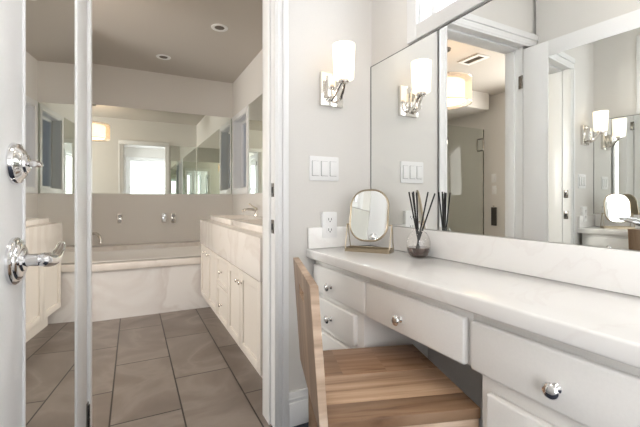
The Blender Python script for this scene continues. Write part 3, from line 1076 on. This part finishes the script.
# basin: open tapered shell
bm = bmesh.new()
loops = []
for (ins, zz) in ((-0.02, 0.472), (0.0, 0.478), (0.012, 0.470), (0.05, 0.25), (0.10, 0.12), (0.16, 0.09)):
    w, d = (TB1 - TB0) - 2 * ins, (TBY1 - TBY0) - 2 * ins
    rr_ = round_rect(w, d, max(0.06, 0.16 - ins * 0.3), 6)
    loops.append([bm.verts.new(((TB0 + TB1) / 2 + x, (TBY0 + TBY1) / 2 + y, zz)) for x, y in rr_])
for a, c in zip(loops, loops[1:]):
    for k in range(len(a)):
        bm.faces.new((a[k], a[(k + 1) % len(a)], c[(k + 1) % len(a)], c[k]))
bm.faces.new(loops[-1])
bmesh.ops.recalc_face_normals(bm, faces=bm.faces[:])
b = B()
b._merge(bm)
o = b.build('basin', M['porcelain'], tub, True)
# tub filler
tf = thing('tub_faucet', 'arched chrome bathtub spout on the ledge behind the tub', 'faucet', (-0.40, 4.45, 0.5125))
B().lathe([(0, 0.02), (0.020, 0.02), (0.026, 0.012), (0.028, 0.0), (0, 0)], 24).build('base', M['nickel'], tf)
pts = [(0, 0, 0.015), (0, 0, 0.075)] + [(0.055 - 0.055 * math.cos(a), -0.13 * (1 - math.cos(a)) * 0.5, 0.075 + 0.065 * math.sin(a)) for a in (R(15 * k) for k in range(1, 12))] + [(0.112, -0.132, 0.045)]
B().tube(pts, 0.014, 14).build('spout', M['nickel'], tf)
gv = 'chrome tub valves on the wall below the wide mirror'
for (x, zz, lab, m1) in ((-0.125, 0.79, 'chrome tub valve alone on the wall, nearer the door mirror', 'darkmetal'), (0.318, 0.79, 'pale chrome tub valve, first of the close pair on the wall', 'chrome'),
                         (0.415, 0.785, 'dark chrome tub valve, second of the close pair nearer the vanity', 'darkmetal')):
    t = thing('tub_valve', lab, 'valve', (x, YF, zz), 0, gv)
    B().prism(round_rect(0.052, 0.105, 0.014, 5), 0.008, look((0, -1, 0)), 0.002).build('escutcheon', M['chrome' if m1 == 'chrome' else 'nickel'], t)
    for dz in (-0.024, 0.026):
        B().lathe([(0, 0.05), (0.014, 0.05), (0.018, 0.044), (0.018, 0.012), (0.012, 0.006), (0.012, 0)], 20, look((0, -1, 0), (0, -0.007, dz))).build('handle', M[m1], t)

# ------------------------------------------------------------------ bathroom: vanity
XV = 0.554
van = thing('vanity_cabinet', 'white panelled bathroom vanity cabinet with small knobs', 'cabinet', (0.84, 2.65, 0.0))
B().box(XV + 0.02, XB - 0.001, 1.72, YT - 0.005, 0.135, 0.597, 0.002).build('body', M['bathcab'], van, True)
B().box(XV + 0.09, XB - 0.001, 1.74, YT - 0.015, 0.0, 0.135).build('toe_kick', M['bathcab'], van, True)


def v_door(y0, y1, z0, z1, ky, kz, nm='door'):
    d = B().panel((XV + 0.02, y1, z0), (0, -1, 0), (0, 0, 1), y1 - y0, z1 - z0, 0.02, 0.05 if nm == 'door' else 0.03, 0.009, 0.002)
    o = d.build(nm, M['bathcab'], van, True)
    knob(o, ky, kz, XV, 0.9, 'nickel')


ZB, ZTOP = 0.137, 0.592
v_door(3.145, 3.490, ZB, ZTOP, 3.27, 0.545)
v_door(2.795, 3.141, ZB, ZTOP, 3.10, 0.545)
v_door(2.434, 2.789, 0.385, ZTOP, 2.612, 0.49, 'drawer')
v_door(2.434, 2.789, ZB, 0.379, 2.612, 0.26, 'drawer')
v_door(2.118, 2.428, ZB, ZTOP, 2.150, 0.525)
v_door(1.735, 2.112, ZB, ZTOP, 2.080, 0.525)
vt = thing('vanity_countertop', 'thick cream marble slab top on the white bathroom vanity', 'countertop', (0.84, 2.65, 0.6))
b = B()
YV0, YV1 = 1.715, YT - 0.001
b.box(XV - 0.008, XB - 0.001, YV0, YV1, 0.60, 0.813, 0.005)
b.build('slab', M['creammarble'], vt, True)


def basin(y0, y1, lab):
    t = thing('sink_basin', lab, 'sink', (0.79, (y0 + y1) / 2, 0.8135), 0, 'rectangular basins on the bathroom vanity')
    x0, x1, z1 = 0.63 - 0.79, 0.975 - 0.79, 0.038
    a, c = y0 - (y0 + y1) / 2, y1 - (y0 + y1) / 2
    bm = bmesh.new()
    L = []
    for ins, zz in ((0.0, 0.0), (0.0, z1), (0.022, z1), (0.05, 0.004), (0.10, 0.002)):
        L.append([bm.verts.new(p) for p in ((x0 + ins, a + ins, zz), (x1 - ins, a + ins, zz), (x1 - ins, c - ins, zz), (x0 + ins, c - ins, zz))])
    for p, q in zip(L, L[1:]):
        for k in range(4):
            bm.faces.new((p[k], p[(k + 1) % 4], q[(k + 1) % 4], q[k]))
    bm.faces.new(L[-1])
    bm.faces.new(L[0][::-1])
    bmesh.ops.recalc_face_normals(bm, faces=bm.faces[:])
    bmesh.ops.bevel(bm, geom=bm.edges[:], offset=0.003, segments=2, profile=0.5, affect='EDGES')
    b = B()
    b._merge(bm)
    b.build('bowl', M['creammarble'], t)
    B().lathe([(0, 0.007), (0.016, 0.0065), (0.02, 0.003), (0.02, 0.0)], 20).build('drain', M['nickel'], t)
    return t


basin(2.66, 3.475, 'cream rectangular basin on the vanity nearer the bathtub')
basin(1.74, 2.60, 'cream rectangular basin on the vanity nearer the doorway')


def vfaucet(y, lab):
    t = thing('basin_faucet', lab, 'faucet', (1.025, y, 0.8135), 0, 'basin faucets on the bathroom vanity')
    B().lathe([(0, 0.055), (0.018, 0.055), (0.02, 0.05), (0.02, 0.012), (0.029, 0.008), (0.03, 0.0), (0, 0)], 24).build('body', M['nickel'], t)
    B().tube([(0, 0, 0.052), (0, 0, 0.075), (-0.02, 0, 0.090), (-0.09, 0, 0.094), (-0.125, 0, 0.086), (-0.130, 0, 0.070)], [0.017, 0.016, 0.012, 0.011, 0.010, 0.010], 14).build('spout', M['nickel'], t)
    B().tube([(0, -0.03, 0.092), (0, 0.0, 0.098), (-0.004, 0.06, 0.112), (-0.01, 0.165, 0.136), (-0.01, 0.190, 0.138)], [0.010, 0.012, 0.008, 0.007, 0.010], 12).build('lever', M['nickel'], t)
    B().tube([(0, 0, 0.03), (0, 0.07, 0.03), (0, 0.075, 0.0)], 0.007, 10).build('bridge_pipe', M['nickel'], t)
    return t


vfaucet(3.33, 'nickel faucet behind the basin nearer the bathtub')
vfaucet(2.17, 'nickel faucet behind the basin nearer the doorway')

# ------------------------------------------------------------------ bathroom: ceiling fittings
g_rec = 'recessed lights in the bathroom ceiling'
rl = None
for (x, y, lab) in ((0.645, 3.12, 'round recessed ceiling light nearer the doorway'), (0.275, 4.02, 'round recessed ceiling light nearer the bathtub')):
    if rl is None:
        rl = thing('recessed_light', lab, 'ceiling light', (x, y, H), 0, g_rec)
        B().lathe([(0.040, -0.0005), (0.040, -0.004), (0.058, -0.008), (0.068, -0.005), (0.070, -0.0005)], 40, close=True).build('trim_ring', M['plastic'], rl)
        B().lathe([(0, -0.002), (0.040, -0.002), (0.040, -0.0006), (0, -0.0006)], 32).build('lens', M['grille'], rl)
    else:
        copy_thing(rl, (x, y, H), lab, g_rec)
dl = thing('drum_ceiling_light', 'glowing double drum ceiling light in the bathroom seen in the mirrors', 'ceiling light', (-0.55, 2.6, H))
B().lathe([(0, -0.03), (0.02, -0.03), (0.055, -0.018), (0.06, -0.0005), (0, -0.0005)], 32).build('canopy', M['darkmetal'], dl)
B().tube([(0, 0, -0.02), (0, 0, -0.315)], 0.007, 10).build('rod', M['darkmetal'], dl)
B().lathe([(0, -0.510), (0.17, -0.510), (0.182, -0.500), (0.182, -0.330), (0.17, -0.320), (0, -0.320)], 48).build('diffuser', M['drum'], dl)
b = B()
b.lathe([(0.239, -0.525), (0.24, -0.525), (0.24, -0.300), (0.239, -0.300)], 56, close=True)
sh = b.build('outer_shade', M['sheer'], dl)
b = B()
for zz in (-0.525, -0.300):
    b.tube([(0.24 * math.cos(R(7.5 * k)), 0.24 * math.sin(R(7.5 * k)), zz) for k in range(48)], 0.004, 6, True)
for k in range(3):
    a = R(120 * k + 20)
    b.tube([(0, 0, -0.307), (0.24 * math.cos(a), 0.24 * math.sin(a), -0.307)], 0.003, 6)
b.build('wire_frame', M['nickel'], dl)
cl = thing('added_fill_lamp', 'round white flush ceiling light added unseen to brighten the nook', 'ceiling light', (0.12, 0.55, H))  # unseen lamp, added to brighten desk and drawer fronts
B().lathe([(0, -0.03), (0.15, -0.03), (0.158, -0.02), (0.16, -0.0005), (0, -0.0005)], 40).build('base_ring', M['plastic'], cl)
B().lathe([(0, -0.075), (0.07, -0.07), (0.12, -0.055), (0.145, -0.031), (0, -0.031)], 40).build('diffuser', M['addedlamp'], cl)
vn = thing('ceiling_vent', 'white framed ceiling vent grille near the drum light', 'vent', (-1.0, 2.65, H))
b = B()
b.box(-0.085, 0.085, -0.13, -0.10, -0.012, -0.0005, 0.002).box(-0.085, 0.085, 0.10, 0.13, -0.012, -0.0005, 0.002)
b.box(-0.085, -0.04, -0.101, 0.101, -0.012, -0.0005, 0.002).box(0.04, 0.085, -0.101, 0.101, -0.012, -0.0005, 0.002)
b.build('vent_frame', M['plastic'], vn)
b = B().box(-0.041, 0.041, -0.101, 0.101, -0.002, -0.0006)
for k in range(7):
    b.box(-0.036 + k * 0.0115, -0.032 + k * 0.0115, -0.1, 0.1, -0.009, -0.002)
b.build('grille', M['grille'], vn)

# ------------------------------------------------------------------ bathroom: shower
sd = thing('shower_door', 'frameless glass shower door with metal handle before grey tile', 'shower door', (-1.5, 3.5, 0.02))
B().box(-2.19, -1.45, 3.496, 3.504, 0.02, 1.957, 0.001).build('door_glass', M['showerglass'], sd, True)
b = B().box(-2.196, -2.188, 3.493, 3.507, 0.02, 1.957)
b.build('edge_seal', M['darkmetal'], sd, True)
b = B()
for s in (-1, 1):
    b.tube([(-2.13, 3.5 + s * 0.006, 1.66), (-2.13, 3.5 + s * 0.045, 1.66), (-2.13, 3.5 + s * 0.05, 1.68), (-2.13, 3.5 + s * 0.05, 1.80), (-2.13, 3.5 + s * 0.045, 1.82), (-2.13, 3.5 + s * 0.006, 1.82)], 0.010, 10)
b.build('handle', M['darkmetal'], sd, True)
for zz in (0.3, 1.75):
    B().box(-1.52, -1.44, 3.485, 3.515, zz - 0.045, zz + 0.045, 0.004).build('hinge', M['darkmetal'], sd, True)
sp = thing('shower_screen', 'fixed clear glass shower screen beside the shower door', 'shower screen', (-1.1, 3.5, 0.0))
B().box(-1.435, -0.795, 3.496, 3.504, 0.02, 1.957, 0.001).build('screen_glass', M['showerglass'], sp, True)
B().box(-1.435, -0.795, 3.49, 3.51, 0.0, 0.022, 0.002).build('channel', M['nickel'], sp, True)
sv = thing('shower_valve', 'round metal shower valve on the grey tiled wall', 'valve', (-2.58, 4.5, 1.23))
sv.location = (-2.02, YF - 0.012, 1.18)
B().lathe([(0, 0.012), (0.05, 0.012), (0.075, 0.006), (0.08, 0.0)], 32, look((0, -1, 0))).build('escutcheon', M['nickel'], sv)
B().tube([(0, -0.01, 0), (0, -0.05, 0), (0.0, -0.055, -0.07)], [0.016, 0.014, 0.008], 12).build('lever', M['nickel'], sv)
t = thing('dimmer_switch', 'upper white switch plate on the bathroom wall beside the shower', 'light switch', (XBL, 3.436, 1.287), 0, 'switch plates beside the shower')
B().box(0.0005, 0.006, -0.036, 0.036, -0.058, 0.058, 0.002).build('switch_plate', M['plastic'], t)
B().box(0.006, 0.010, -0.016, 0.016, -0.032, 0.032, 0.001).build('rocker', M['plastic'], t)
copy_thing(t, (XBL, 3.431, 1.125), 'lower white switch plate on the bathroom wall beside the shower', 'switch plates beside the shower')
tw = thing('hand_towel', 'dark narrow towel hanging on the bathroom wall beside the shower', 'towel', (XBL, 3.416, 0.64))
B().box(0.012, 0.03, -0.035, 0.045, 0.0, 0.25, 0.006).build('cloth', M['towel'], tw)
B().tube([(0.0005, 0.005, 0.265), (0.03, 0.005, 0.262), (0.036, 0.005, 0.275)], 0.006, 8).build('hook', M['nickel'], tw)
